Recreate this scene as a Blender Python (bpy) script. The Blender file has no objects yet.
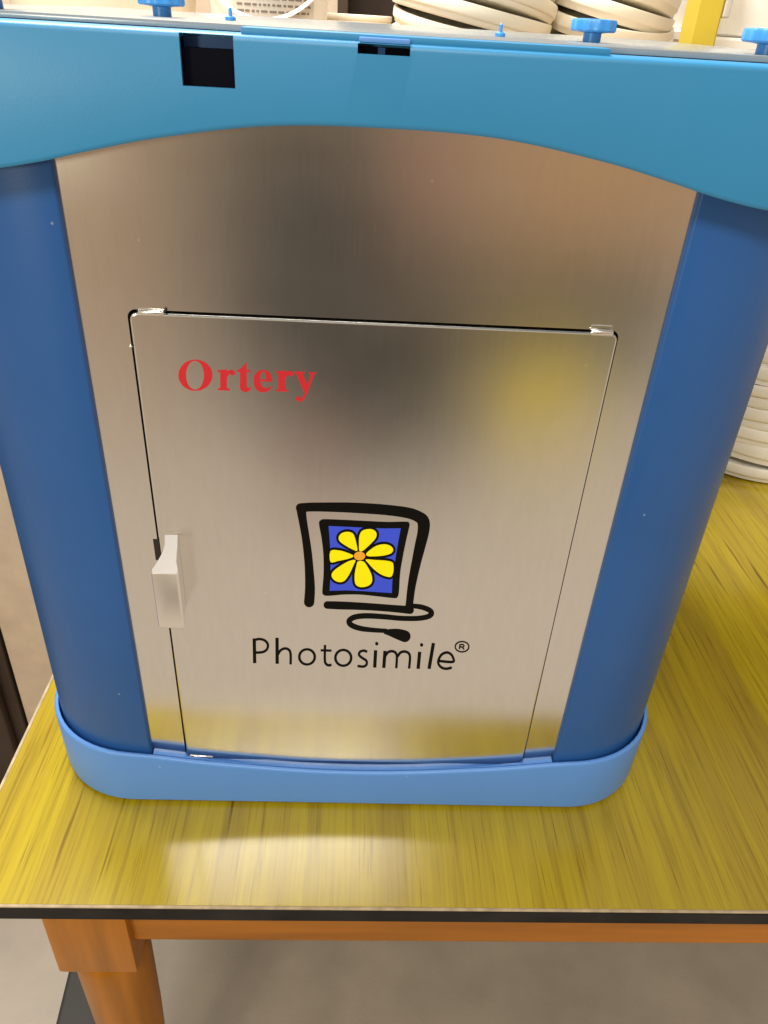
import bpy, bmesh, math, random
from math import sin, cos, pi, radians, sqrt
from mathutils import Vector, Matrix
random.seed(7)
sc = bpy.context.scene
col = sc.collection

# ------------------------------------------------------------------ camera
CP, CR, CY, CF = 0.5738, 0.061, 0.0501, 768.96
CAM = Vector((-0.0114, -0.5102, 0.6579))
def cam_axes():
    f = Vector((sin(CY)*cos(CP), cos(CY)*cos(CP), -sin(CP)))
    x = Vector((cos(CY), -sin(CY), 0)); u = x.cross(f)
    return x*cos(CR)+u*sin(CR), -x*sin(CR)+u*cos(CR), f
AX, AU, AF = cam_axes()
cd = bpy.data.cameras.new('camera'); cam = bpy.data.objects.new('camera', cd); col.objects.link(cam)
cam.matrix_world = Matrix(((AX.x, AU.x, -AF.x, CAM.x), (AX.y, AU.y, -AF.y, CAM.y), (AX.z, AU.z, -AF.z, CAM.z), (0, 0, 0, 1)))
cd.sensor_fit = 'VERTICAL'; cd.sensor_height = 24; cd.lens = CF/1024*24
cd.clip_start = 0.01; cd.clip_end = 50
sc.camera = cam

# ------------------------------------------------------------------ view
sc.view_settings.view_transform = 'Standard'; sc.view_settings.look = 'None'
sc.view_settings.exposure = 0.0; sc.view_settings.gamma = 1.0

def lin(r, g, b):
    f = lambda c: (c/255/12.92) if c/255 <= 0.04045 else ((c/255+0.055)/1.055)**2.4
    return (f(r), f(g), f(b), 1.0)

# ------------------------------------------------------------------ room light: a soft environment all round
W = bpy.data.worlds.new('World'); sc.world = W; W.use_nodes = True
wn = W.node_tree; wn.nodes.clear()
def NN(t, **k):
    n = wn.nodes.new(t)
    for a, v in k.items(): setattr(n, a, v)
    return n
def WM(op, a, b=None):
    n = NN('ShaderNodeMath', operation=op)
    for i, v in enumerate((a, b)):
        if v is None: continue
        if isinstance(v, (int, float)): n.inputs[i].default_value = v
        else: wn.links.new(v, n.inputs[i])
    return n.outputs[0]
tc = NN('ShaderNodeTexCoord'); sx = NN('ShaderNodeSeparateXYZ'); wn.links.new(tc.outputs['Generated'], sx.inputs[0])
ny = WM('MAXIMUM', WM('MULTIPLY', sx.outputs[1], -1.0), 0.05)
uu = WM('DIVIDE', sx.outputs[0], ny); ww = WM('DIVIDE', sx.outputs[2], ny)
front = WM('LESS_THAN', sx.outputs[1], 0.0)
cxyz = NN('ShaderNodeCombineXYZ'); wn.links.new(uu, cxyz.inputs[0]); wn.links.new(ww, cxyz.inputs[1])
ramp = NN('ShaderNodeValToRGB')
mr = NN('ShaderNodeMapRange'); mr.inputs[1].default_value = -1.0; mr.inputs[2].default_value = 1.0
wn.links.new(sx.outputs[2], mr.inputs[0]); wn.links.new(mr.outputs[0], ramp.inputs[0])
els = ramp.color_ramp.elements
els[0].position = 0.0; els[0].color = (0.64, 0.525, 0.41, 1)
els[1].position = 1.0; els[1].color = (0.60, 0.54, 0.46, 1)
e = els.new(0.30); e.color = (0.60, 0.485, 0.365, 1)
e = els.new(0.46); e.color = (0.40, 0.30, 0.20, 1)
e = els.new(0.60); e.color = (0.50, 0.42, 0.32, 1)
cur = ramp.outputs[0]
# (u, w, su, sw, linear colour, amount): soft patches painted into the environment to shape the metal front's reflections
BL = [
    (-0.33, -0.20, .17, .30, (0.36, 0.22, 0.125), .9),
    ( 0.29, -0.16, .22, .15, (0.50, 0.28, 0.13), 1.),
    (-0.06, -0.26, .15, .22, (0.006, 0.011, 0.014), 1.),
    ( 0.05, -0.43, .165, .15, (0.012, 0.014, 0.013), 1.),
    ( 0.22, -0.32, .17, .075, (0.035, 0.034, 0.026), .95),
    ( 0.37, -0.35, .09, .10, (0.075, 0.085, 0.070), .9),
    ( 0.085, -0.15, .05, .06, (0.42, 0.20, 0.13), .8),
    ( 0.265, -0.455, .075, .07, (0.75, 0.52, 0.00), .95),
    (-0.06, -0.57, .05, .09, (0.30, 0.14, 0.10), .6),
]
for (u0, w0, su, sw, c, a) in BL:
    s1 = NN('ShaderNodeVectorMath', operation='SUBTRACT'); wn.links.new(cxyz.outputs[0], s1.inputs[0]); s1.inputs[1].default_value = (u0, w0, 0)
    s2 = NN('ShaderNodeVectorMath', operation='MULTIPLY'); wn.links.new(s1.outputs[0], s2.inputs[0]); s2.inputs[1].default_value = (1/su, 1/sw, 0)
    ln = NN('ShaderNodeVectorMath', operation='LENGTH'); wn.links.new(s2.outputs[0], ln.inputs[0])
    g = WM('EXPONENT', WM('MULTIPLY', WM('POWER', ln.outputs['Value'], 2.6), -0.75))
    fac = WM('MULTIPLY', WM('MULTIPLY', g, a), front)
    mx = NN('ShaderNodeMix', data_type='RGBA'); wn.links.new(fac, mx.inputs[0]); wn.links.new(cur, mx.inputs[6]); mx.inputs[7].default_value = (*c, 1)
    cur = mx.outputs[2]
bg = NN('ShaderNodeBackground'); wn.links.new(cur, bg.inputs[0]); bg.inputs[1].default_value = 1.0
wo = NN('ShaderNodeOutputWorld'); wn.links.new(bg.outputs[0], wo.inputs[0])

# ------------------------------------------------------------------ lamps
def area(name, loc, target, sx_, sy_, power, color):
    l = bpy.data.lights.new(name, 'AREA'); l.shape = 'RECTANGLE'; l.size = sx_; l.size_y = sy_; l.energy = power; l.color = color
    o = bpy.data.objects.new(name, l); col.objects.link(o); o.location = loc
    o.rotation_euler = (Vector(target)-Vector(loc)).to_track_quat('-Z', 'Y').to_euler()
    return o
area('ceiling_lamp', (-0.52, 0.62, 2.1), (-.1, 0.2, 0), 1.0, 0.5, 74, (1, .95, .87))
area('front_ceiling_lamp', (-0.22, -1.50, 2.1), (0, -.05, .1), .90, .40, 30, (1, .93, .84))
area('room_lamp', (-1.35, -2.3, .75), (-.1, 0, .3), .30, .30, 17, (1, .95, .70))

# ------------------------------------------------------------------ materials
def mat(name, color, rough=0.5, metal=0.0, spec=0.5, coat=0.0, bump=0.0, bscale=200, var=0.0, vscale=6, bvec=(1, 1, 1), aniso=0, rvar=0.0, specks=0):
    m = bpy.data.materials.new(name); m.use_nodes = True; nt = m.node_tree; N = nt.nodes; L = nt.links
    p = N['Principled BSDF']; p.inputs['Base Color'].default_value = (*color[:3], 1); p.inputs['Roughness'].default_value = rough
    p.inputs['Metallic'].default_value = metal; p.inputs['Specular IOR Level'].default_value = spec; p.inputs['Coat Weight'].default_value = coat
    if aniso: p.inputs['Anisotropic'].default_value = aniso
    t = N.new('ShaderNodeTexCoord'); mp = N.new('ShaderNodeMapping'); mp.inputs['Scale'].default_value = bvec; L.new(t.outputs['Object'], mp.inputs[0])
    if var:
        n = N.new('ShaderNodeTexNoise'); n.inputs['Scale'].default_value = vscale; n.inputs['Detail'].default_value = 6; L.new(mp.outputs[0], n.inputs[0])
        r = N.new('ShaderNodeMapRange'); r.inputs[3].default_value = 1-var; r.inputs[4].default_value = 1+var; r.inputs[1].default_value = .3; r.inputs[2].default_value = .7
        L.new(n.outputs[0], r.inputs[0])
        h = N.new('ShaderNodeHueSaturation'); h.inputs['Color'].default_value = (*color[:3], 1); L.new(r.outputs[0], h.inputs['Value']); L.new(h.outputs[0], p.inputs['Base Color'])
    if specks:
        v = N.new('ShaderNodeTexVoronoi'); v.inputs['Scale'].default_value = specks; L.new(t.outputs['Object'], v.inputs[0])
        sp = N.new('ShaderNodeMapRange'); sp.inputs[1].default_value = .008; sp.inputs[2].default_value = .030; sp.inputs[3].default_value = .45; sp.inputs[4].default_value = 0; L.new(v.outputs['Distance'], sp.inputs[0])
        q = N.new('ShaderNodeMix'); q.data_type = 'RGBA'; L.new(sp.outputs[0], q.inputs[0]); q.inputs[7].default_value = (.6, .62, .62, 1)
        src = p.inputs['Base Color'].links[0].from_socket if p.inputs['Base Color'].is_linked else None
        if src: L.new(src, q.inputs[6])
        else: q.inputs[6].default_value = (*color[:3], 1)
        L.new(q.outputs[2], p.inputs['Base Color'])
    if rvar:
        n3 = N.new('ShaderNodeTexNoise'); n3.inputs['Scale'].default_value = 9; n3.inputs['Detail'].default_value = 8; L.new(mp.outputs[0], n3.inputs[0])
        r3 = N.new('ShaderNodeMapRange'); r3.inputs[3].default_value = rough-rvar; r3.inputs[4].default_value = rough+rvar; r3.inputs[1].default_value = .3; r3.inputs[2].default_value = .7
        L.new(n3.outputs[0], r3.inputs[0]); L.new(r3.outputs[0], p.inputs['Roughness'])
    if bump:
        n2 = N.new('ShaderNodeTexNoise'); n2.inputs['Scale'].default_value = bscale; n2.inputs['Detail'].default_value = 3; L.new(mp.outputs[0], n2.inputs[0])
        b = N.new('ShaderNodeBump'); b.inputs['Strength'].default_value = bump; b.inputs['Distance'].default_value = .001; L.new(n2.outputs[0], b.inputs['Height']); L.new(b.outputs[0], p.inputs['Normal'])
    return m

M = {}
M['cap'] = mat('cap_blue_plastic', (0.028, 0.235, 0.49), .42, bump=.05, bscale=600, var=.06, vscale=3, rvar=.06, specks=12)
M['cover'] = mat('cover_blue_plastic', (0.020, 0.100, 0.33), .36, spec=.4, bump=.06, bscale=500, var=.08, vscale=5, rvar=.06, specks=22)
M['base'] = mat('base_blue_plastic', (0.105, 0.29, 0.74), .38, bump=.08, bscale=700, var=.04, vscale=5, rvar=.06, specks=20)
M['knob'] = mat('knob_blue_plastic', (0.05, 0.30, 0.78), .35)
M['plate'] = mat('frosted_top_plate', (0.26, 0.29, 0.31), .22, spec=.8)
M['black'] = mat('plain_black', (0.0005, 0.001, 0.006), .6, spec=.08)
M['gap'] = mat('dark_interior', (0.012, 0.010, 0.008), .7)
M['tab'] = mat('bright_steel', (.85, .82, .78), .25, metal=1)
M['handle'] = mat('satin_handle', (.93, .91, .89), .33, metal=.92)
M['ink'] = mat('black_print', (0.003, 0.0025, 0.0025), .5, spec=.12)
M['red'] = mat('red_print', (0.58, 0.013, 0.024), .45)
M['blueprint'] = mat('blue_print', (0.04, 0.085, 0.80), .45)
M['yellowprint'] = mat('yellow_print', (0.97, 0.90, 0.004), .45, spec=.2)
M['orangeprint'] = mat('orange_print', (0.90, 0.42, 0.03), .45)
M['white'] = mat('cream_plastic', (0.92, 0.86, 0.72), .4, var=.05, vscale=12)
M['white2'] = mat('white_plastic', (0.92, 0.89, 0.82), .4, var=.04, vscale=12)
M['yellow'] = mat('yellow_plastic', (0.80, 0.60, 0.055), .4, var=.04, vscale=20)
M['label'] = mat('paper_label', (0.72, 0.66, 0.58), .5)
M['greytext'] = mat('grey_print', (0.25, 0.20, 0.17), .6)
M['carton'] = mat('cardboard', (0.40, 0.28, 0.17), .8, var=.08, vscale=10, bump=.2, bscale=60)
M['wall'] = mat('beige_wall', (0.62, 0.50, 0.38), .8, var=.08, vscale=26, bump=.4, bscale=90)
M['dark'] = mat('dark_brown_wood', (0.045, 0.026, 0.016), .6, var=.25, vscale=8)
M['orange'] = mat('orange_stained_wood', (0.38, 0.135, 0.004), .42, spec=.3, var=.30, vscale=40, bvec=(1, 1, .08), rvar=.08)
M['rail'] = mat('orange_stained_rail', (0.36, 0.125, 0.004), .42, spec=.3, var=.30, vscale=40, bvec=(.07, 1, 1), rvar=.08)
M['edge'] = mat('black_edge_band', (0.007, 0.006, 0.005), .5, spec=.2, var=.5, vscale=40, rvar=.15, specks=38)
M['edgeline'] = mat('laminate_edge', (0.42, 0.33, 0.21), .6, var=.3, vscale=60)
M['crate'] = mat('dark_crate_plastic', (0.022, 0.020, 0.018), .6)
M['crate2'] = mat('grey_band', (0.07, 0.07, 0.065), .6)

def metal_mat():
    m = bpy.data.materials.new('brushed_aluminium'); m.use_nodes = True; nt = m.node_tree; N = nt.nodes; L = nt.links
    p = N['Principled BSDF']; p.inputs['Metallic'].default_value = 1
    t = N.new('ShaderNodeTexCoord')
    def noise(scale, vec, det=5):
        mp = N.new('ShaderNodeMapping'); mp.inputs['Scale'].default_value = vec; L.new(t.outputs['Object'], mp.inputs[0])
        n = N.new('ShaderNodeTexNoise'); n.inputs['Scale'].default_value = scale; n.inputs['Detail'].default_value = det; L.new(mp.outputs[0], n.inputs[0]); return n.outputs[0]
    def rng(s, a, b, lo=.3, hi=.7):
        r = N.new('ShaderNodeMapRange'); r.inputs[1].default_value = lo; r.inputs[2].default_value = hi; r.inputs[3].default_value = a; r.inputs[4].default_value = b; L.new(s, r.inputs[0]); return r.outputs[0]
    streak = noise(900, (1, 1, .02), 3); mott = noise(5, (1, 1, 1.4), 6); fine = noise(160, (1, 1, .25), 4)
    h = N.new('ShaderNodeHueSaturation'); h.inputs['Color'].default_value = (.82, .81, .79, 1)
    a = N.new('ShaderNodeMath'); a.operation = 'MULTIPLY'; L.new(rng(streak, .990, 1.010), a.inputs[0]); L.new(rng(fine, .985, 1.015), a.inputs[1])
    L.new(a.outputs[0], h.inputs['Value']); 
    # fine dust specks and scratches
    mp = N.new('ShaderNodeMapping'); mp.inputs['Scale'].default_value = (1, 1, 1); L.new(t.outputs['Object'], mp.inputs[0])
    v = N.new('ShaderNodeTexVoronoi'); v.inputs['Scale'].default_value = 28; L.new(mp.outputs[0], v.inputs[0])
    sp = N.new('ShaderNodeMapRange'); sp.inputs[1].default_value = .020; sp.inputs[2].default_value = .034; sp.inputs[3].default_value = 1; sp.inputs[4].default_value = 0; L.new(v.outputs['Distance'], sp.inputs[0])
    mx = N.new('ShaderNodeMix'); mx.data_type = 'RGBA'; L.new(sp.outputs[0], mx.inputs[0]); L.new(h.outputs[0], mx.inputs[6]); mx.inputs[7].default_value = (.95, .93, .9, 1)
    L.new(mx.outputs[2], p.inputs['Base Color'])
    rr = N.new('ShaderNodeMath'); rr.operation = 'ADD'; L.new(rng(mott, -.02, .03), rr.inputs[0]); L.new(rng(streak, .172, .180), rr.inputs[1]); L.new(rr.outputs[0], p.inputs['Roughness'])
    p.inputs['Anisotropic'].default_value = .30
    tg = N.new('ShaderNodeCombineXYZ'); tg.inputs[2].default_value = 1.0; L.new(tg.outputs[0], p.inputs['Tangent'])
    b = N.new('ShaderNodeBump'); b.inputs['Strength'].default_value = .006; b.inputs['Distance'].default_value = .0004; L.new(streak, b.inputs['Height'])
    b2 = N.new('ShaderNodeBump'); b2.inputs['Strength'].default_value = .10; b2.inputs['Distance'].default_value = .004; L.new(noise(7, (1, 1, .8), 2), b2.inputs['Height']); L.new(b.outputs[0], b2.inputs['Normal'])
    L.new(b2.outputs[0], p.inputs['Normal'])
    return m
M['metal'] = metal_mat()

def laminate():
    m = bpy.data.materials.new('yellow_wood_laminate'); m.use_nodes = True; nt = m.node_tree; N = nt.nodes; L = nt.links
    p = N['Principled BSDF']; t = N.new('ShaderNodeTexCoord')
    wob = N.new('ShaderNodeTexNoise'); wob.inputs['Scale'].default_value = 3.2; wob.inputs['Detail'].default_value = 2; L.new(t.outputs['Object'], wob.inputs[0])
    sub = N.new('ShaderNodeVectorMath'); sub.operation = 'MULTIPLY_ADD'; L.new(wob.outputs['Color'], sub.inputs[0]); sub.inputs[1].default_value = (.010, 0, 0); L.new(t.outputs['Object'], sub.inputs[2])
    def noise(scale, vec, det=5, rough=.5, off=(0, 0, 0)):
        mp = N.new('ShaderNodeMapping'); mp.inputs['Scale'].default_value = vec; mp.inputs['Location'].default_value = off; L.new(sub.outputs[0], mp.inputs[0])
        n = N.new('ShaderNodeTexNoise'); n.inputs['Scale'].default_value = scale; n.inputs['Detail'].default_value = det; n.inputs['Roughness'].default_value = rough; L.new(mp.outputs[0], n.inputs[0]); return n.outputs[0]
    def ramp(s, pts):
        r = N.new('ShaderNodeValToRGB'); L.new(s, r.inputs[0]); e = r.color_ramp.elements
        e[0].position, e[0].color = pts[0][0], (*pts[0][1], 1); e[1].position, e[1].color = pts[-1][0], (*pts[-1][1], 1)
        for q, c in pts[1:-1]: k = e.new(q); k.color = (*c, 1)
        return r.outputs[0]
    def mixc(kind, f, a, b):
        x = N.new('ShaderNodeMix'); x.data_type = 'RGBA'; x.blend_type = kind; 
        if isinstance(f, float): x.inputs[0].default_value = f
        else: L.new(f, x.inputs[0])
        L.new(a, x.inputs[6]); L.new(b, x.inputs[7]); return x.outputs[2]
    broad = ramp(noise(26, (1, .05, 1), 5), [(.30, (.33, .23, .020)), (.45, (.40, .29, .015)), (.58, (.45, .34, .012)), (.72, (.35, .245, .020))])
    mid = ramp(noise(190, (1, .022, 1), 5, .6, (3, 1, 0)), [(.30, (.70, .67, .60)), (.48, (.97, .97, .97)), (.7, (1.07, 1.07, 1.0))])
    pores = ramp(noise(480, (1, .020, 1), 3, .6, (7, 2, 0)), [(.30, (.42, .36, .30)), (.40, (.90, .88, .84)), (.55, (1, 1, 1))])
    strk = ramp(noise(110, (1, .028, 1), 2, .5, (11, 5, 0)), [(.26, (.34, .26, .18)), (.315, (.88, .84, .8)), (.36, (1, 1, 1))])
    c = mixc('MULTIPLY', 1.0, broad, mid); c = mixc('MULTIPLY', 0.75, c, pores); c = mixc('MULTIPLY', 0.8, c, strk)
    L.new(c, p.inputs['Base Color']); p.inputs['Roughness'].default_value = .20; p.inputs['Coat Weight'].default_value = .15; p.inputs['Coat Roughness'].default_value = .12
    p.inputs['Specular IOR Level'].default_value = .5
    return m
M['lam'] = laminate()

def floor_mat():
    m = mat('vinyl_floor', (.37, .32, .265), .55, var=.10, vscale=9, bump=.3, bscale=220, rvar=.1)
    return m
M['floor'] = floor_mat()

# ------------------------------------------------------------------ helpers
def obj(name, bm, m, parent=None, smooth=False):
    me = bpy.data.meshes.new(name); bmesh.ops.recalc_face_normals(bm, faces=bm.faces) if bm.faces else None
    bm.to_mesh(me); bm.free(); me.materials.append(m)
    if smooth:
        for p in me.polygons: p.use_smooth = True
        me.set_sharp_from_angle(angle=radians(38))
    o = bpy.data.objects.new(name, me); col.objects.link(o)
    if parent: o.parent = parent
    return o
def thing(name, label, cat, loc=(0, 0, 0), rotz=0, group=None):
    o = bpy.data.objects.new(name, None); col.objects.link(o); o.location = loc; o.rotation_euler = (0, 0, rotz); o.empty_display_size = .02
    return tag(o, label, cat, group)
def tag(o, label, cat, group=None):
    o['label'] = label; o['category'] = cat
    if group: o['group'] = group
    return o
def box(bm, x0, x1, y0, y1, z0, z1, bev=0, seg=2):
    vs = [bm.verts.new((x, y, z)) for x in (x0, x1) for y in (y0, y1) for z in (z0, z1)]
    F = [(0, 1, 3, 2), (4, 6, 7, 5), (0, 4, 5, 1), (2, 3, 7, 6), (0, 2, 6, 4), (1, 5, 7, 3)]
    fs = [bm.faces.new([vs[i] for i in f]) for f in F]
    if bev:
        es = list({e for f in fs for e in f.edges}); bmesh.ops.bevel(bm, geom=es, offset=bev, segments=seg, profile=.6, affect='EDGES')
    return bm
def bx(*a, **k): return box(bmesh.new(), *a, **k)
def loft(bm, loops, cap0=True, cap1=True, closed=True):
    R = [[bm.verts.new(p) for p in lp] for lp in loops]; n = len(R[0])
    for a, b in zip(R[:-1], R[1:]):
        for i in range(n if closed else n-1): bm.faces.new((a[i], a[(i+1) % n], b[(i+1) % n], b[i]))
    if cap0: bm.faces.new(R[0][::-1])
    if cap1: bm.faces.new(R[-1])
    return bm
def lathe(bm, prof, cx=0, cy=0, n=64):
    return loft(bm, [[(cx+r*cos(2*pi*i/n), cy+r*sin(2*pi*i/n), z) for i in range(n)] for r, z in prof])
def rrect(hw, y0, y1, r, n=16, fx=40):
    P = []
    for (cx, cy, a0) in ((hw-r, y0+r, -90), (hw-r, y1-r, 0), (-hw+r, y1-r, 90), (-hw+r, y0+r, 180)):
        for i in range(n+1):
            a = radians(a0+90*i/n); P.append((cx+r*cos(a), cy+r*sin(a)))
    for i in range(1, fx): P.append((-hw+r+(2*hw-2*r)*i/fx, y0))
    return P
def curve_fn(T):
    def f(x):
        x = abs(x)
        if x >= T[-1][0]: return T[-1][1]
        for i in range(len(T)-1):
            if x <= T[i+1][0]:
                x0, y0 = T[i]; x1, y1 = T[i+1]; h = x1-x0; t = (x-x0)/h
                def m(j):
                    if j == 0 or j == len(T)-1: return 0
                    return (T[j+1][1]-T[j-1][1])/(T[j+1][0]-T[j-1][0])
                m0, m1 = m(i)*h, m(i+1)*h
                return (2*t**3-3*t**2+1)*y0+(t**3-2*t**2+t)*m0+(-2*t**3+3*t**2)*y1+(t**3-t**2)*m1
    return f

# ------------------------------------------------------------------ setting
fl = obj('floor', bx(-3, 3, -.25, 3, -.74, -.72), M['floor']); fl['kind'] = 'structure'
wl = obj('beige_wall', bx(-.90, 2.2, 1.40, 1.5, -.72, 1.6), M['wall']); tag(wl, 'beige textured wall behind the table and the blue box', 'wall')
TY = 0.004; TZ = -.027      # table yaw, height of the table top
# cabinets
cb = thing('dark_cabinet', 'dark brown cabinet on the floor left of the tall cardboard box', 'cabinet', (-1.125, .50, -.72))
obj('carcass', bx(-.5, .54, -.05, .3, 0, 1.0, bev=.004), M['dark'], cb)
obj('door', bx(-.48, .52, -.07, -.051, .03, .97, bev=.004), M['dark'], cb)
sb = thing('brown_shelf_unit', 'dark brown shelving behind the white lids and tubs', 'shelf', (.45, 1.32, -.72))
obj('back_panel', bx(-.52, 1.0, .03, .06, 0, 2.1), M['dark'], sb)
for k, x in enumerate((-.52, .98)): obj('side_panel', bx(x, x+.02, -.1, .029, 0, 2.1, bev=.002), M['dark'], sb)

tall = thing('tall_carton', 'tall beige cardboard box standing on the floor left of the table', 'carton', (-.60, .66, -.72))
obj('carton_body', bx(.019, .215, -.205, -.02, 0, 1.25, bev=.003), M['wall'], tall)
# ------------------------------------------------------------------ table
tb = thing('wooden_table', 'wooden table with yellow grained laminate top, black edge and orange legs', 'table', (-.361, -.1197, TZ), TY)
TWd, TDp = 1.35, 1.32
obj('tabletop', bx(0.001, TWd-.001, 0.001, TDp-.001, -.0165, -.0002, bev=.0008, seg=1), M['lam'], tb)
def ringbox(z0, z1, t, o_):
    bm = bmesh.new()
    box(bm, -o_, TWd+o_, -o_, t, z0, z1, bev=.0006, seg=1); box(bm, -o_, TWd+o_, TDp-t, TDp+o_, z0, z1, bev=.0006, seg=1)
    box(bm, -o_, t, t+.0004, TDp-t-.0004, z0, z1); box(bm, TWd-t, TWd+o_, t+.0004, TDp-t-.0004, z0, z1)
    return bm
obj('edge_band', ringbox(-.0195, -.0022, .0009, .0015), M['edge'], tb)
obj('edge_trim', ringbox(-.0020, .0002, .0016, .0012), M['edgeline'], tb)
ap = [(.10, TWd-.10, .0385, .0585), (.10, TWd-.10, TDp-.078, TDp-.058)]
for (a, b, c, d_) in ap: obj('apron', bx(a, b, c, d_, -.129, -.0197, bev=.002), M['rail'], tb)
for xx in (.058, TWd-.078): obj('apron', bx(xx, xx+.02, .10, TDp-.10, -.132, -.0197, bev=.002), M['orange'], tb)
def leg(cx, cy):
    bm = bmesh.new(); box(bm, cx-.041, cx+.041, cy-.041, cy+.041, -.177, -.0197, bev=.004)
    prof = [(.034, -.1774), (.0385, -.183), (.0403, -.193), (.0405, -.22), (.0385, -.34), (.031, -.55), (.022, -.687), (.020, -.6928)]
    lathe(bm, prof, cx, cy, 40); return bm
for cx, cy in ((.100, .0700), (TWd-.081, .0700), (.100, TDp-.080), (TWd-.081, TDp-.080)):
    obj('leg', leg(cx, cy), M['orange'], tb, smooth=True)

# ------------------------------------------------------------------ the photo light box
LB = thing('photo_light_box', 'large blue and brushed metal light box with red Ortery lettering standing on the table', 'light box', (0, 0, 0))
BH = curve_fn([(0, .0255), (.05, .0269), (.10, .0309), (.15, .0362), (.195, .0432), (.22, .0462), (.245, .0482), (.285, .0492)])
HWB, RFY, RR = .3150, -.0118, .094
def base_loops():
    out = []
    spec = [(.0120, None, TZ+.0040), (.0022, None, TZ+.0040), (.0012, None, TZ+.0052), (.0, 0.0030, None), (.0006, .0013, None), (.0017, .0003, None), (.0030, .0, None), (.0040, .0003, None), (.0044, .0014, None)]
    zf = lambda x, y: BH(x if y < .2 else 1)
    O = rrect(HWB, RFY, .505, RR)
    ys = [p for p in O]
    for ins, dz, z in spec:
        P = rrect(HWB-ins, RFY+ins, .505-ins, RR-ins)
        out.append([(x, y, (z if z is not None else zf(O[i][0], O[i][1])-dz)) for i, (x, y) in enumerate(P)])
    P = rrect(HWB-.0046, RFY+.0046, .505-.0046, RR-.0046); out.append([(x, y, .006) for x, y in P])
    return out
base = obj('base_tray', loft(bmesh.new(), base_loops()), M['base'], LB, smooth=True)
L = []
for i in range(61):
    x = -.1975+.395*i/60; zt = BH(x)-.0042
    L.append([(x, .0030, .0061), (x, -.0036, .0061), (x, -.0036, zt-.0006), (x, -.0031, zt), (x, .0030, zt)])
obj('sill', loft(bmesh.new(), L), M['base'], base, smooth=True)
for sx_, sy_ in ((-1, 0), (1, 0), (-1, 1), (1, 1)):
    bm = bmesh.new(); lathe(bm, [(.014, TZ+.0003), (.015, TZ+.0039)], sx_*.24, .05+sy_*.38, 24); obj('foot', bm, M['black'], base)

# side covers
def cover(s):
    hw, r, yf, yb = .3118, .094, -.0045, .488
    XI = .1988; P = [(XI, .06), (XI, yf+.0026), (XI+.0003, yf+.0014), (XI+.0010, yf+.0005), (XI+.0022, yf)]
    n = 22
    for i in range(n+1):
        a = radians(-90+90*i/n); P.append((hw-r+r*cos(a), yf+r+r*sin(a)))
    for i in range(9):
        a = radians(90*i/8); P.append((hw-.03+.03*cos(a), yb-.03+.03*sin(a)))
    P.append((XI, yb))
    P = [(s*x, y) for x, y in P]
    return loft(bmesh.new(), [[(x, y, .0065) for x, y in P], [(x, y, .60) for x, y in P]])
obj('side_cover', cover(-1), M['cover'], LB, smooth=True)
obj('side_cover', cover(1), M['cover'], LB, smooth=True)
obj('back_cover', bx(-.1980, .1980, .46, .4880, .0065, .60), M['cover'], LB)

# front panel with door opening
DX0, DX1, DZ0, DZ1 = -.1652, .1682, .0310, .4815
def panel():
    bm = bmesh.new(); g = .0000
    r = .006
    outer = [(-.1994, .0345), (.1994, .0345), (.1994, .612), (-.1994, .612)]
    # frame built from strips round the opening
    a0, a1, b0, b1 = DX0-.0017, DX1+.0010, DZ0+.0040, DZ1+.0016
    box(bm, -.2010, a0, 0, .0015, .0080, .612); box(bm, a1, .2010, 0, .0015, .0080, .612); box(bm, a0+.00001, a1-.00001, 0, .0015, .0080, DZ0-.0008); box(bm, a0+.00001, a1-.00001, 0, .0015, b1, .612)
    bmesh.ops.remove_doubles(bm, verts=bm.verts, dist=.00005)
    # fillets of the opening's top corners
    for (cx, s) in ((a0, 1), (a1, -1)):
        pts = [(cx, b1)]+[(cx+s*(r-r*sin(t)), b1-(r-r*cos(t))) for t in [radians(90*i/8) for i in range(9)]]
        loft(bm, [[(x, .0002, z) for x, z in pts], [(x, .0013, z) for x, z in pts]])
    return bm
obj('front_panel', panel(), M['metal'], LB)
obj('inner_housing', bx(-.1935, .1935, .0085, .44, .036, .60), M['gap'], LB)  # coloured dark to stand in for shade in the door gaps

# door: plate with rounded corners and soft edges
def door_bm():
    def loop(ins, y):
        r = .0055-ins; P = []
        for (cx, cz, a0) in ((DX1-ins-r, DZ0+ins+r, -90), (DX1-ins-r, DZ1-ins-r, 0), (DX0+ins+r, DZ1-ins-r, 90), (DX0+ins+r, DZ0+ins+r, 180)):
            for i in range(9):
                a = radians(a0+90*i/8); P.append((cx+r*cos(a), y, cz+r*sin(a)))
        return P
    return loft(bmesh.new(), [loop(0, .006), loop(0, -.0008), loop(.0002, -.0014), loop(.0007, -.0020), loop(.0014, -.0022)])
DOOR_Y = -.0022
door = obj('door', door_bm(), M['metal'], LB)

# plane digitiser: a mark's place on the flat front, measured on the photograph
def plane(px, py, Y=DOOR_Y):
    d = AX*(px-384)+AU*(512-py)+AF*CF; t = (Y-CAM.y)/d.y; p = CAM+d*t
    return (p.x, p.z)
def P2(px, py, Y=DOOR_Y): return Vector(plane(px, py, Y))

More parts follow.
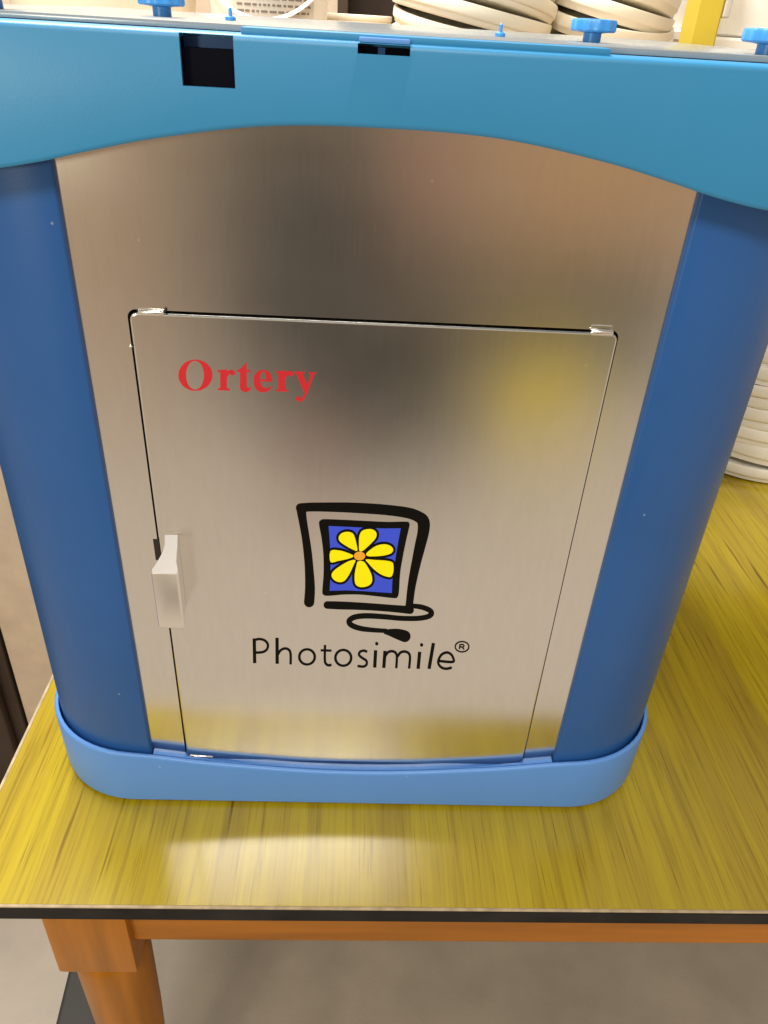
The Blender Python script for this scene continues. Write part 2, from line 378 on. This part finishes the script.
# bright folded tabs and hinge pins at the door's corners
def tab(p0, p1, r, y, name='hinge_pin', parent=door, m='tab'):
    a = P2(*p0); b = P2(*p1); bm = bmesh.new(); n = 14
    d = (b-a).normalized(); nz = Vector((-d.y, d.x)); L = []
    for q, rr in ((a, r*.7), (a+d*r*.4, r), (b-d*r*.4, r), (b, r*.7)):
        L.append([(q.x+nz.x*rr*cos(2*pi*i/n), y+rr*sin(2*pi*i/n), q.y+nz.y*rr*cos(2*pi*i/n)) for i in range(n)])
    return obj(name, loft(bm, L), M[m], parent, smooth=True)
tab((590.5, 332), (613, 333.5), .0023, -.0018)
tab((502, 766), (520, 767), .0017, -.0020)
tab((138, 312), (164, 313.5), .0017, -.0016, 'corner_tab')
tab((190, 755.5), (213, 757), .0012, -.0020, 'corner_tab')
obj('upper_hinge_leaf', bx(P2(592, 328).x, P2(613, 328).x, -.0012, -.0002, P2(600, 329.5).y, P2(600, 326).y, bev=.0003, seg=1), M['metal'], door)
q = P2(130.5, 346.5); bm = bmesh.new(); bmesh.ops.create_uvsphere(bm, u_segments=12, v_segments=8, radius=.0013, matrix=Matrix.Translation((q.x, -.0018, q.y))); obj('rivet', bm, M['tab'], door, smooth=True)
q = P2(165, 311); obj('latch_tooth', bx(q.x-.0006, q.x+.0006, -.0022, -.0004, q.y-.0008, q.y+.0014), M['gap'], door)

# handle: a pull that flares out from a narrow neck
def handle():
    bm = bmesh.new(); zt, zb = .2895, .2275; Xc = -.1555
    # plan outline as seen from above: wide root strip on the door, waist, wide front
    def plan(z, k=0.0):
        L = [(-.1490-.0, DOOR_Y-.0002), (-.1600, DOOR_Y-.0002), (-.1588, -.0090), (-.1592, -.0150), (-.1625, -.0225), (-.1660+k, -.0285), (-.1660+k, -.0300),
             (-.1650, -.0312), (-.1465, -.0312), (-.1448-k, -.0300), (-.1448-k, -.0285), (-.1470, -.0225), (-.1478, -.0150), (-.1482, -.0090)]
        return [(x, y, z) for x, y in L]
    slope = lambda L, dz: [(x, y, z-dz+(y+.03)*.60) for x, y, z in L]
    ins = lambda L: [(Xc+(x-Xc)*.93, y*.985, z) for x, y, z in L]
    loft(bm, [ins(plan(zb, 0.0)), plan(zb+.0008, 0), slope(plan(zt, 0), .0060), slope(ins(plan(zt, 0.0)), .0052)])
    es = [e for e in bm.edges if abs(e.verts[0].co.z-e.verts[1].co.z) < 1e-6 and (e.verts[0].co.z > zt-1e-5 or e.verts[0].co.z < zb+1e-5)]
    return bm
hd = obj('handle', handle(), M['handle'], door, smooth=True); hd.data.set_sharp_from_angle(angle=radians(24))
q0, q1 = P2(153, 539, 0), P2(158.5, 556, 0)
obj('strike_slot', bx(q0.x, q0.x+.0045, -.0003, .0004, q1.y-.004, q0.y), M['gap'], door)

# ------------------------------------------------------------------ lettering and emblem
def mark(name, m, parent, Y=DOOR_Y):
    return dict(name=name, m=m, parent=parent, bm=bmesh.new(), Y=Y)
def smooth_closed(pts, sub=6):
    n = len(pts); out = []
    for i in range(n):
        p0, p1, p2, p3 = (Vector(pts[(i+k-1) % n]) for k in range(4))
        for j in range(sub):
            t = j/sub; out.append(.5*((2*p1)+(-p0+p2)*t+(2*p0-5*p1+4*p2-p3)*t*t+(-p0+3*p1-3*p2+p3)*t**3))
    return out
def smooth_open(pts, sub=6):
    P = [Vector(p) for p in pts]; P = [P[0]]+P+[P[-1]]; out = []
    for i in range(1, len(P)-2):
        p0, p1, p2, p3 = P[i-1:i+3]
        for j in range(sub):
            t = j/sub; out.append(.5*((2*p1)+(-p0+p2)*t+(2*p0-5*p1+4*p2-p3)*t*t+(-p0+3*p1-3*p2+p3)*t**3))
    out.append(P[-1]); return out
def fillpoly(mk, pts, mapf, lift):
    v = []
    for p in pts:
        x, z = mapf(p[0], p[1]); v.append(mk['bm'].verts.new((x, mk['Y']-lift, z)))
    try: f = mk['bm'].faces.new(v); f.normal_update(); bmesh.ops.triangulate(mk['bm'], faces=[f], ngon_method='EAR_CLIP')
    except ValueError: pass
def ribbon(mk, pts, mapf, lift, caps=True, sub=6, closed=False):
    """pts: (x, y, width) centre line"""
    S = smooth_closed(pts, sub) if closed else (smooth_open(pts, sub) if len(pts) > 2 else [Vector(p) for p in pts])
    bm = mk['bm']; Lf, Rt = [], []; n = len(S)
    for i in range(n):
        a = S[(i-1) % n] if (closed or i > 0) else S[i]; b = S[(i+1) % n] if (closed or i < n-1) else S[i]
        d = Vector((b.x-a.x, b.y-a.y)); d.normalize(); nn = Vector((-d.y, d.x))*S[i].z/2
        for Q, s in ((Lf, 1), (Rt, -1)):
            x, z = mapf(S[i].x+s*nn.x, S[i].y+s*nn.y); Q.append(bm.verts.new((x, mk['Y']-lift, z)))
    for i in range(n if closed else n-1):
        j = (i+1) % n; bm.faces.new((Lf[i], Lf[j], Rt[j], Rt[i]))
    if caps and not closed:
        for k, (c, q) in enumerate(((S[0], S[1]), (S[-1], S[-2]))):
            d = Vector((c.x-q.x, c.y-q.y)).normalized(); a0 = math.atan2(d.y, d.x); vs = []
            for i in range(11):
                a = a0-pi/2+pi*i/10; x, z = mapf(c.x+cos(a)*c.z/2, c.y+sin(a)*c.z/2); vs.append(bm.verts.new((x, mk['Y']-lift-.000004, z)))
            bm.faces.new(vs)
def finish(mk):
    bm = mk['bm']
    for f in bm.faces:
        f.normal_update()
        if f.normal.y > 0: f.normal_flip()
    me = bpy.data.meshes.new(mk['name']); bm.to_mesh(me); bm.free(); me.materials.append(M[mk['m']])
    o = bpy.data.objects.new(mk['name'], me); col.objects.link(o); o.parent = mk['parent']; return o
def crop(x0, y0, s): return lambda x, y: plane(x0+x/s, y0+y/s)

# red serif word
c1 = crop(170, 345, 4.8)
word = mark('brand_lettering', 'red', door)
def annulus(mk, o, i, mapf, lift, n=48, tilt=0.0):
    bm = mk['bm']; A = []; B = []
    for k in range(n):
        a = 2*pi*k/n
        x, z = mapf(o[0]+o[2]*cos(a), o[1]+o[3]*sin(a)); A.append(bm.verts.new((x, mk['Y']-lift, z)))
        x, z = mapf(i[0]+i[2]*cos(a)+tilt*sin(a), i[1]+i[3]*sin(a)); B.append(bm.verts.new((x, mk['Y']-lift, z)))
    for k in range(n): j = (k+1) % n; bm.faces.new((A[k], A[j], B[j], B[k]))
annulus(word, (122, 145, 82, 75), (120, 145, 43, 69), c1, .00010)
def poly(pts, lift): fillpoly(word, pts, c1, lift)
def rletter(dx, dy, lift):
    sh = lambda L: [(x+dx, y+dy) for x, y in L]
    poly(sh([(228, 121), (273, 117), (273, 206), (288, 212), (288, 219), (228, 217), (228, 211), (241, 206), (241, 132), (228, 128)]), lift)
    ribbon(word, [(270+dx, 150+dy, 12), (280+dx, 133+dy, 17), (293+dx, 129+dy, 20), (301+dx, 134+dy, 24)], c1, lift+.00001)
rletter(0, 0, .00010)
rletter(279, 5, .00010)
poly([(322, 121), (338, 113), (352, 100), (362, 86), (368, 86), (368, 121), (387, 122), (387, 131), (368, 130), (368, 196), (373, 206), (380, 207), (387, 201), (390, 204), (383, 218), (368, 226), (352, 225), (339, 215), (336, 200), (336, 129), (322, 128)], .00010)
# e: heavy left bow, thin bar
poly(smooth_closed([(488, 176), (489, 160), (480, 135), (462, 122), (444, 119), (420, 127), (404, 147), (400, 172), (406, 200), (425, 222), (448, 227), (470, 221), (490, 200), (484, 197), (470, 206), (456, 206), (442, 196), (434, 178), (433, 160), (436, 140), (442, 130), (448, 128), (455, 134), (459, 150), (459, 164), (440, 165), (433, 168), (440, 174), (460, 176)], 3), .00010)
poly([(596, 126), (646, 129), (646, 135), (637, 139), (659, 190), (675, 145), (674, 138), (664, 135), (664, 130), (702, 132), (702, 138), (692, 143), (660, 228), (648, 255), (634, 270), (616, 271), (604, 262), (606, 250), (618, 245), (627, 250), (630, 258), (640, 246), (646, 232), (607, 142), (596, 133)], .00010)
finish(word)

# black sans word
c3 = crop(240, 620, 3.2)
w2 = mark('model_lettering', 'ink', door)
sw = 10.8; LIFT = [.00010]
def st(pts, w=sw, caps=False):
    LIFT[0] += .000006; ribbon(w2, [(x, y, w) for x, y in pts], c3, LIFT[0], caps=caps)
st([(45.5, 59), (47, 138)]); st([(49, 63), (64, 61), (80, 66), (89, 78), (87, 92), (77, 101), (62, 104), (49, 104)], 8)
st([(118.5, 57), (119, 140)]); st([(121, 111), (130, 97), (144, 91), (157, 96), (162, 110), (162, 142)], 8)
LIFT[0] += .00001; annulus(w2, (214.5, 118, 29, 28), (214.5, 118, 20.5, 20.5), c3, LIFT[0])
st([(272, 80), (271.5, 128), (276, 141), (284, 145), (293, 143)], 8); st([(258, 97), (293, 98)], 7)
LIFT[0] += .00001; annulus(w2, (330.5, 121, 29.5, 29), (330.5, 121, 21, 21.5), c3, LIFT[0])
st([(407, 102), (396, 98), (384, 102), (381, 112), (392, 122), (404, 130), (405, 142), (395, 149), (376, 147)], 7.8)
st([(434, 97), (431, 152)]); st([(437.5, 75.5), (437.6, 76)], 10.5, True)
st([(464, 99), (460, 153)]); st([(465, 115), (474, 103), (487, 100), (498, 105), (502, 119), (500, 154)], 8); st([(504, 117), (514, 104), (528, 101), (540, 107), (544, 121), (541, 155)], 8)
st([(575, 102), (570, 156)]); st([(581, 79.5), (581.1, 80)], 10.5, True)
st([(619, 74), (605, 156)])
st([(636, 131), (681, 134), (681, 119), (673, 108), (660, 104), (645, 111), (636, 126), (635, 140), (645, 152), (661, 156), (678, 152)], 7.8)
LIFT[0] += .00001; annulus(w2, (710.5, 85.5, 24, 18.5), (710.5, 85.5, 19.5, 14.5), c3, LIFT[0])
st([(704, 78), (702, 93)], 4.5); st([(704, 79), (713, 78.5), (717, 82), (714, 86), (704, 86)], 3.6); st([(710, 86), (717, 94)], 4.2)
finish(w2)

# emblem
c2 = crop(285, 490, 4.8)
ef = mark('emblem_outline', 'ink', door)
ribbon(ef, [(116, 538, 50), (120, 470, 48), (116, 380, 42), (109, 300, 40), (98, 220, 38), (86, 150, 40), (80, 110, 44), (78, 92, 46)], c2, .00010)
ribbon(ef, [(74, 86, 44), (120, 82, 42), (200, 82, 44), (300, 84, 48), (400, 89, 50), (500, 97, 50), (590, 110, 52), (640, 128, 54), (664, 152, 60), (664, 200, 56), (648, 270, 52), (632, 340, 46), (617, 410, 42), (605, 480, 38), (598, 540, 36), (592, 575, 34)], c2, .00012)
ribbon(ef, [(203, 552, 36), (260, 554, 38), (340, 557, 36), (430, 562, 34), (520, 569, 34), (600, 576, 38)], c2, .00014)
ribbon(ef, [(612, 556, 22), (655, 562, 24), (690, 575, 25), (703, 590, 26), (690, 606, 25), (640, 616, 24), (560, 616, 24), (470, 608, 25), (390, 604, 26), (335, 610, 26), (308, 628, 26), (318, 648, 26), (360, 664, 25), (420, 672, 22), (485, 676, 20)], c2, .00016)
ribbon(ef, [(484, 682, 22), (505, 684, 34), (535, 690, 48), (560, 697, 54), (575, 702, 56)], c2, .00018)
fillpoly(ef, smooth_closed([(163, 162), (170, 146), (188, 140), (280, 143), (380, 148), (490, 153), (580, 152), (597, 160), (596, 180), (582, 240), (566, 320), (553, 400), (547, 490), (540, 513), (524, 519), (440, 510), (360, 502), (280, 502), (205, 508), (184, 502), (179, 484), (185, 400), (184, 310), (175, 230)], 4), c2, .00010)
finish(ef)
eb = mark('emblem_blue_field', 'blueprint', door)
fillpoly(eb, [(209, 172), (300, 176), (400, 181), (480, 184), (556, 183), (545, 240), (533, 310), (523, 380), (515, 440), (513, 494), (440, 489), (365, 484), (290, 481), (214, 483), (218, 420), (219, 350), (217, 280), (213, 220)], c2, .00022)
finish(eb)
petals = [
    [(347, 290), (325, 284), (295, 268), (264, 246), (258, 225), (272, 206), (300, 199), (324, 206), (335, 225), (343, 258)],
    [(357, 290), (355, 255), (357, 220), (368, 197), (392, 187), (420, 188), (438, 203), (437, 226), (420, 248), (392, 275), (372, 291)],
    [(390, 304), (412, 283), (445, 264), (480, 259), (508, 268), (519, 286), (508, 303), (475, 313), (430, 317), (398, 316)],
    [(388, 332), (430, 334), (480, 337), (512, 344), (520, 358), (520, 390), (512, 412), (497, 416), (465, 406), (430, 382), (402, 352)],
    [(350, 342), (377, 342), (398, 370), (416, 408), (417, 440), (400, 458), (370, 465), (345, 458), (335, 438), (335, 400), (342, 365)],
    [(338, 336), (328, 362), (310, 400), (288, 432), (264, 441), (238, 432), (224, 413), (228, 394), (252, 372), (290, 348), (318, 336)],
    [(219, 291), (262, 289), (300, 300), (326, 312), (322, 322), (290, 332), (255, 339), (219, 344)],
]
eo = mark('flower_outline', 'ink', door)
for k, p in enumerate(petals): ribbon(eo, [(x, y, 24) for x, y in smooth_closed(p, 3)], c2, .00028+k*.000008, closed=True, sub=1)
LIFT[0] = .0004; fillpoly(eo, [(358+37*cos(t*pi/16), 315+30*sin(t*pi/16)) for t in range(32)], c2, .00036)
finish(eo)
ep = mark('flower_petals', 'yellowprint', door)
for p in petals: fillpoly(ep, smooth_closed(p, 4), c2, .00042)
finish(ep)
ec = mark('flower_centre', 'orangeprint', door)
fillpoly(ec, [(358+27*cos(t*pi/16), 315+21*sin(t*pi/16)) for t in range(32)], c2, .00050)
finish(ec)

# ------------------------------------------------------------------ top cap
CH = curve_fn([(0, .6030), (.067, .6008), (.13, .5915), (.17, .5828), (.20, .5755), (.235, .5695), (.27, .568), (.31, .568)])
HWC = .329
def cap_loops():
    O = rrect(HWC, -.0240, .51, .100, fx=60); out = []
    zb = lambda i: CH(O[i][0] if O[i][1] < .2 else 1)
    def L(ins, zf): P = rrect(HWC-ins, -.0240+ins, .51-ins, .100-ins, fx=60); out.append([(x, y, zf(i)) for i, (x, y) in enumerate(P)])
    L(.0150, lambda i: zb(i)+.0010); L(.0030, lambda i: zb(i)+.0004); L(.0012, lambda i: zb(i)+.0002); L(.0003, lambda i: zb(i)+.0012); L(0, lambda i: zb(i)+.0028)
    L(0, lambda i: .6415); L(.0005, lambda i: .6432); L(.0016, lambda i: .6444); L(.0032, lambda i: .6450); L(.0090, lambda i: .6452)
    return out
def cap_mesh():
    bm = bmesh.new(); lp = cap_loops(); loft(bm, lp, cap0=False, cap1=True)
    # underside closed well above the arch
    return bm
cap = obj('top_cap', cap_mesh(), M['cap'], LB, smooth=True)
sol = cap.modifiers.new('shell', 'SOLIDIFY'); sol.thickness = .003; sol.offset = -1 
# openings
cut = bmesh.new(); box(cut, -.1125, -.0836, -.06, -.008, .6190, .6440); box(cut, -.0166, .0120, -.06, -.008, .6392, .6440)
# cut by building: boolean evaluated and baked below
cm = bpy.data.meshes.new('cut'); cut.to_mesh(cm); cut.free(); co = bpy.data.objects.new('cut', cm); col.objects.link(co)
bo = cap.modifiers.new('openings', 'BOOLEAN'); bo.operation = 'DIFFERENCE'; bo.object = co; bo.solver = 'EXACT'
dg = bpy.context.evaluated_depsgraph_get(); nm = bpy.data.meshes.new_from_object(cap.evaluated_get(dg)); cap.modifiers.clear(); cap.data = nm; nm.name = 'top_cap'
bpy.data.objects.remove(co)
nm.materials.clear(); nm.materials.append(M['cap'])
bm = bmesh.new(); box(bm, -.1131, -.0831, -.0165, -.010, .612, .6372); obj('wide_slot_dark', bm, M['black'], cap)  # added black insert; its colour stands in for shade deep in the opening
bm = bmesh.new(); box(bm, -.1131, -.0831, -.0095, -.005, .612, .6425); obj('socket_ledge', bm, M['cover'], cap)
bm = bmesh.new(); box(bm, -.0172, .0126, -.0165, -.010, .632, .6425); obj('narrow_slot_dark', bm, M['black'], cap)  # black insert again, painted-in shade for the narrow opening
obj('socket_tongue', bx(-.0055, -.0015, -.0172, -.0166, .634, .6424), M['cover'], cap)
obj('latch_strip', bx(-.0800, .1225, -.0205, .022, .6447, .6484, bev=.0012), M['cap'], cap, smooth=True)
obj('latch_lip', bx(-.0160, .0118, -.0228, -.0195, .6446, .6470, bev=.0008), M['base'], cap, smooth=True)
plate = obj('top_plate', bx(-.300, .300, .002, .485, .6454, .6490, bev=.0012), M['plate'], LB, smooth=True)

def knob(x, y, s=1.0, name='knob'):
    bm = bmesh.new(); n = 64; r = .0150*s; L = []
    z0 = .6491
    for rr, z, wv in ((.0060, z0, 0), (.0060, z0+.0052, 0), (.0085, z0+.0056, 0), (r*.94, z0+.0060, 1), (r, z0+.0070, 1), (r, z0+.0118, 1), (r*.95, z0+.0130, 1), (r*.55, z0+.0134, 0)):
        L.append([(x+(rr*s if rr < .01 else rr)*(1+wv*.035*cos(12*2*pi*i/n))*cos(2*pi*i/n), y+(rr*s if rr < .01 else rr)*(1+wv*.035*cos(12*2*pi*i/n))*sin(2*pi*i/n), z) for i in range(n)])
    return obj(name, loft(bm, L), M['knob'], plate, smooth=True)
knob(.1405, .10); knob(-.1480, .10); knob(.2300, .028, 1.05); knob(-.2300, .028, 1.05)
for px_ in (-.103, .078):
    bm = bmesh.new(); lathe(bm, [(.0035, .6491), (.0035, .6510), (.0012, .652), (.0012, .6560), (.0005, .6566)], px_, .10, 16); obj('pin', bm, M['knob'], plate, smooth=True)

# ------------------------------------------------------------------ things behind
bc = thing('storage_carton', 'brown cardboard carton behind the blue box carrying tubs and lids', 'carton', (0, 0, 0))
obj('carton_body', bx(-.56, .56, .66, 1.14, TZ+.0006, .600, bev=.003), M['carton'], bc)

def lid_mesh(r, h, m, name='lid'):
    bm = bmesh.new()
    prof = [(r*.90, 0), (r*.955, .0005), (r*.97, .002), (r*.975, h*.30), (r*.995, h*.36), (r, h*.45), (r, h*.90), (r*.992, h*.985), (r*.965, h), (r*.945, h*.97), (r*.93, h*.80), (r*.5, h*.82)]
    lathe(bm, prof, n=72)
    me = bpy.data.meshes.new(name); bmesh.ops.recalc_face_normals(bm, faces=bm.faces); bm.to_mesh(me); bm.free(); me.materials.append(m)
    for p in me.polygons: p.use_smooth = True
    me.set_sharp_from_angle(angle=radians(50)); return me
def lidstack(cx, cy, z, r, spec, where, m, group):
    words = ['lowest', 'second lowest']+[w+' from the bottom' for w in ('third', 'fourth', 'fifth', 'sixth', 'seventh', 'eighth', 'ninth', 'tenth')]
    k0 = len(spec)
    for i, (h, tx, ty, dx, dy) in enumerate(spec):
        o = bpy.data.objects.new('tub_lid', lid_mesh(r, h, m)); col.objects.link(o)
        o.location = (cx+dx, cy+dy, z); o.rotation_euler = (radians(tx), radians(ty), radians(i*37))
        o.rotation_mode = 'XYZ'
        pos = 'topmost' if i == k0-1 else words[i]
        tag(o, f'{pos} lid of {where}', 'lid', group)
        z += h*.80
# big tilted pile, behind the middle
lidstack(.137, .815, .620, .118, [(.022, 8.5, 0, 0, 0), (.020, 9.2, 1, .003, 0), (.024, 10, 1, -.003, -.004), (.024, 10.5, 0, .001, -.008), (.040, 11, 0, .001, -.008)], 'the wide cream pile behind the blue box', M['white'], 'lids in the wide cream pile')
lidstack(.345, .85, .617, .098, [(.020, 7, -7, 0, 0), (.022, 7.6, -8, .003, 0), (.024, 8, -8.5, 0, 0), (.024, 8.5, -9, -.003, 0), (.03, 8.5, -9, 0, 0)], 'the narrower cream pile left of the yellow post', M['white'], 'lids in the narrower cream pile')
lidstack(-.036, .93, .601, .062, [(.011, 0, 0, 0, 0)]*4+[(.010, 0, 0, 0, 0), (.011, 0, 0, 0, 0)], 'the small thin stack right of the labelled tub', M['white'], 'thin lids in the small stack')
# on the table at the far right
lidstack(.766, .836, TZ+.0045, .158, [(.028, 1.5, 1, 0, 0), (.036, 1.0, 4.5, .006, 0), (.032, 1, 5.5, -.002, 0), (.028, 2, 4, .004, 0), (.034, 1, 2, 0, 0), (.036, 0, 1, .003, 0), (.030, 1, 3, -.004, 0), (.034, 0, 1, 0, 0), (.034, 0, 0, .004, 0)], 'the white pile standing on the table', M['white2'], 'lids in the white pile on the table')

def tub(name, label, cx, cy, z, r0, r1, h, m, rot=0):
    t = thing(name, label, 'tub', (cx, cy, z), rot)
    bm = bmesh.new(); lathe(bm, [(r0*.96, 0), (r0, .003), (r1, h-.016), (r1, h-.0155)], n=72); obj('tub_body', bm, m, t, smooth=True)
    bm = bmesh.new(); lathe(bm, [(r1+.0005, h-.015), (r1+.005, h-.0145), (r1+.006, h-.004), (r1+.003, h), (r1-.01, h-.002)], n=72); obj('tub_lid', bm, m, t, smooth=True)
    return t
t = tub('white_tub', 'white tub with a printed grey label behind the left knob', -.152, .80, .6005, .080, .085, .14, M['white2'])
# label band wrapped round the front
def band(r, a0, a1, z0, z1, th=.0004, n=24):
    bm = bmesh.new(); L = []
    for i in range(n+1):
        a = radians(a0+(a1-a0)*i/n); L.append([(rr*cos(a), rr*sin(a), z) for rr, z in ((r, z0), (r+th, z0), (r+th, z1), (r, z1))])
    return loft(bm, L)
lab = obj('paper_label', band(.0855, -120, -40, .030, .118), M['label'], t, smooth=True)
bm = bmesh.new()
for row in range(11):
    a = -114
    while a < -46:
        w = random.uniform(2, 7); L = []
        for i in range(3):
            an = radians(a+w*i/2); z = .036+row*.0074; L.append([(rr*cos(an), rr*sin(an), zz) for rr, zz in ((.0861, z), (.0864, z), (.0864, z+.0026), (.0861, z+.0026))])
        loft(bm, L); a += w+random.uniform(1, 2.2)
obj('small_print', bm, M['greytext'], lab)
bm = bmesh.new(); L = []
for i in range(40):
    a = radians(-170+160*i/39); q = Vector((.092*cos(a), .092*sin(a)-.004, .118-.075*abs(sin((a+radians(170))*180/160))*1.0))
    L.append([(q.x+.0025*cos(k*pi/4), q.y+.0018*sin(k*pi/4), q.z+.0025*sin(k*pi/4)) for k in range(8)])
obj('tub_handle', loft(bm, L), M['white2'], t, smooth=True)
tub('cream_tub', 'large plain cream tub at the far left behind the blue box', -.405, .875, .6005, .128, .138, .13, M['white'])
tub('cream_tub', 'tall cream tub partly hidden behind the yellow post', .475, 1.0, .6005, .078, .084, .062, M['white2'])
tub('cream_tub', 'short cream tub stacked above another behind the yellow post', .475, 1.0, .6630, .080, .086, .12, M['white2'])
tub('cream_tub', 'tall white tub standing on the table right of the yellow post', .66, 1.05, TZ+.0003, .105, .120, .6815, M['white2'])
tub('cream_tub', 'white tub on top of the tall one right of the yellow post', .66, 1.05, .6560, .108, .122, .2, M['white2'])
yp = thing('yellow_post', 'upright yellow channel post standing behind the right of the blue box', 'post', (.396, .60, 0), radians(-8))
bm = bmesh.new()
P = [(-.020, 0), (-.006, -.003), (.018, -.003), (.020, .0), (.020, .018), (.016, .018), (.016, .002), (-.004, .002), (-.018, .005)]
obj('channel', loft(bm, [[(x, y, TZ+.0005) for x, y in P], [(x*1.12, y, .80) for x, y in P]]), M['yellow'], yp)
obj('clip', bx(.0225, .031, -.004, .014, .675, .76, bev=.002), M['label'], yp)

# ------------------------------------------------------------------ low, at the left, behind the leg
cr = thing('dark_crate', 'small dark crate with a grey band on the floor beside the front leg', 'crate', (-.418, .10, -.7199), radians(4))
obj('crate_body', bx(-.025, .08, -.13, .06, .0, .05, bev=.006), M['crate'], cr)
obj('crate_band', bx(-.0265, .0815, -.1315, .0615, .030, .04, bev=.001), M['crate2'], cr)

# the machine's empty sits at its base on the table
LB.location.z = TZ
for o in list(col.objects):
    if o.parent is LB: o.location.z = -TZ
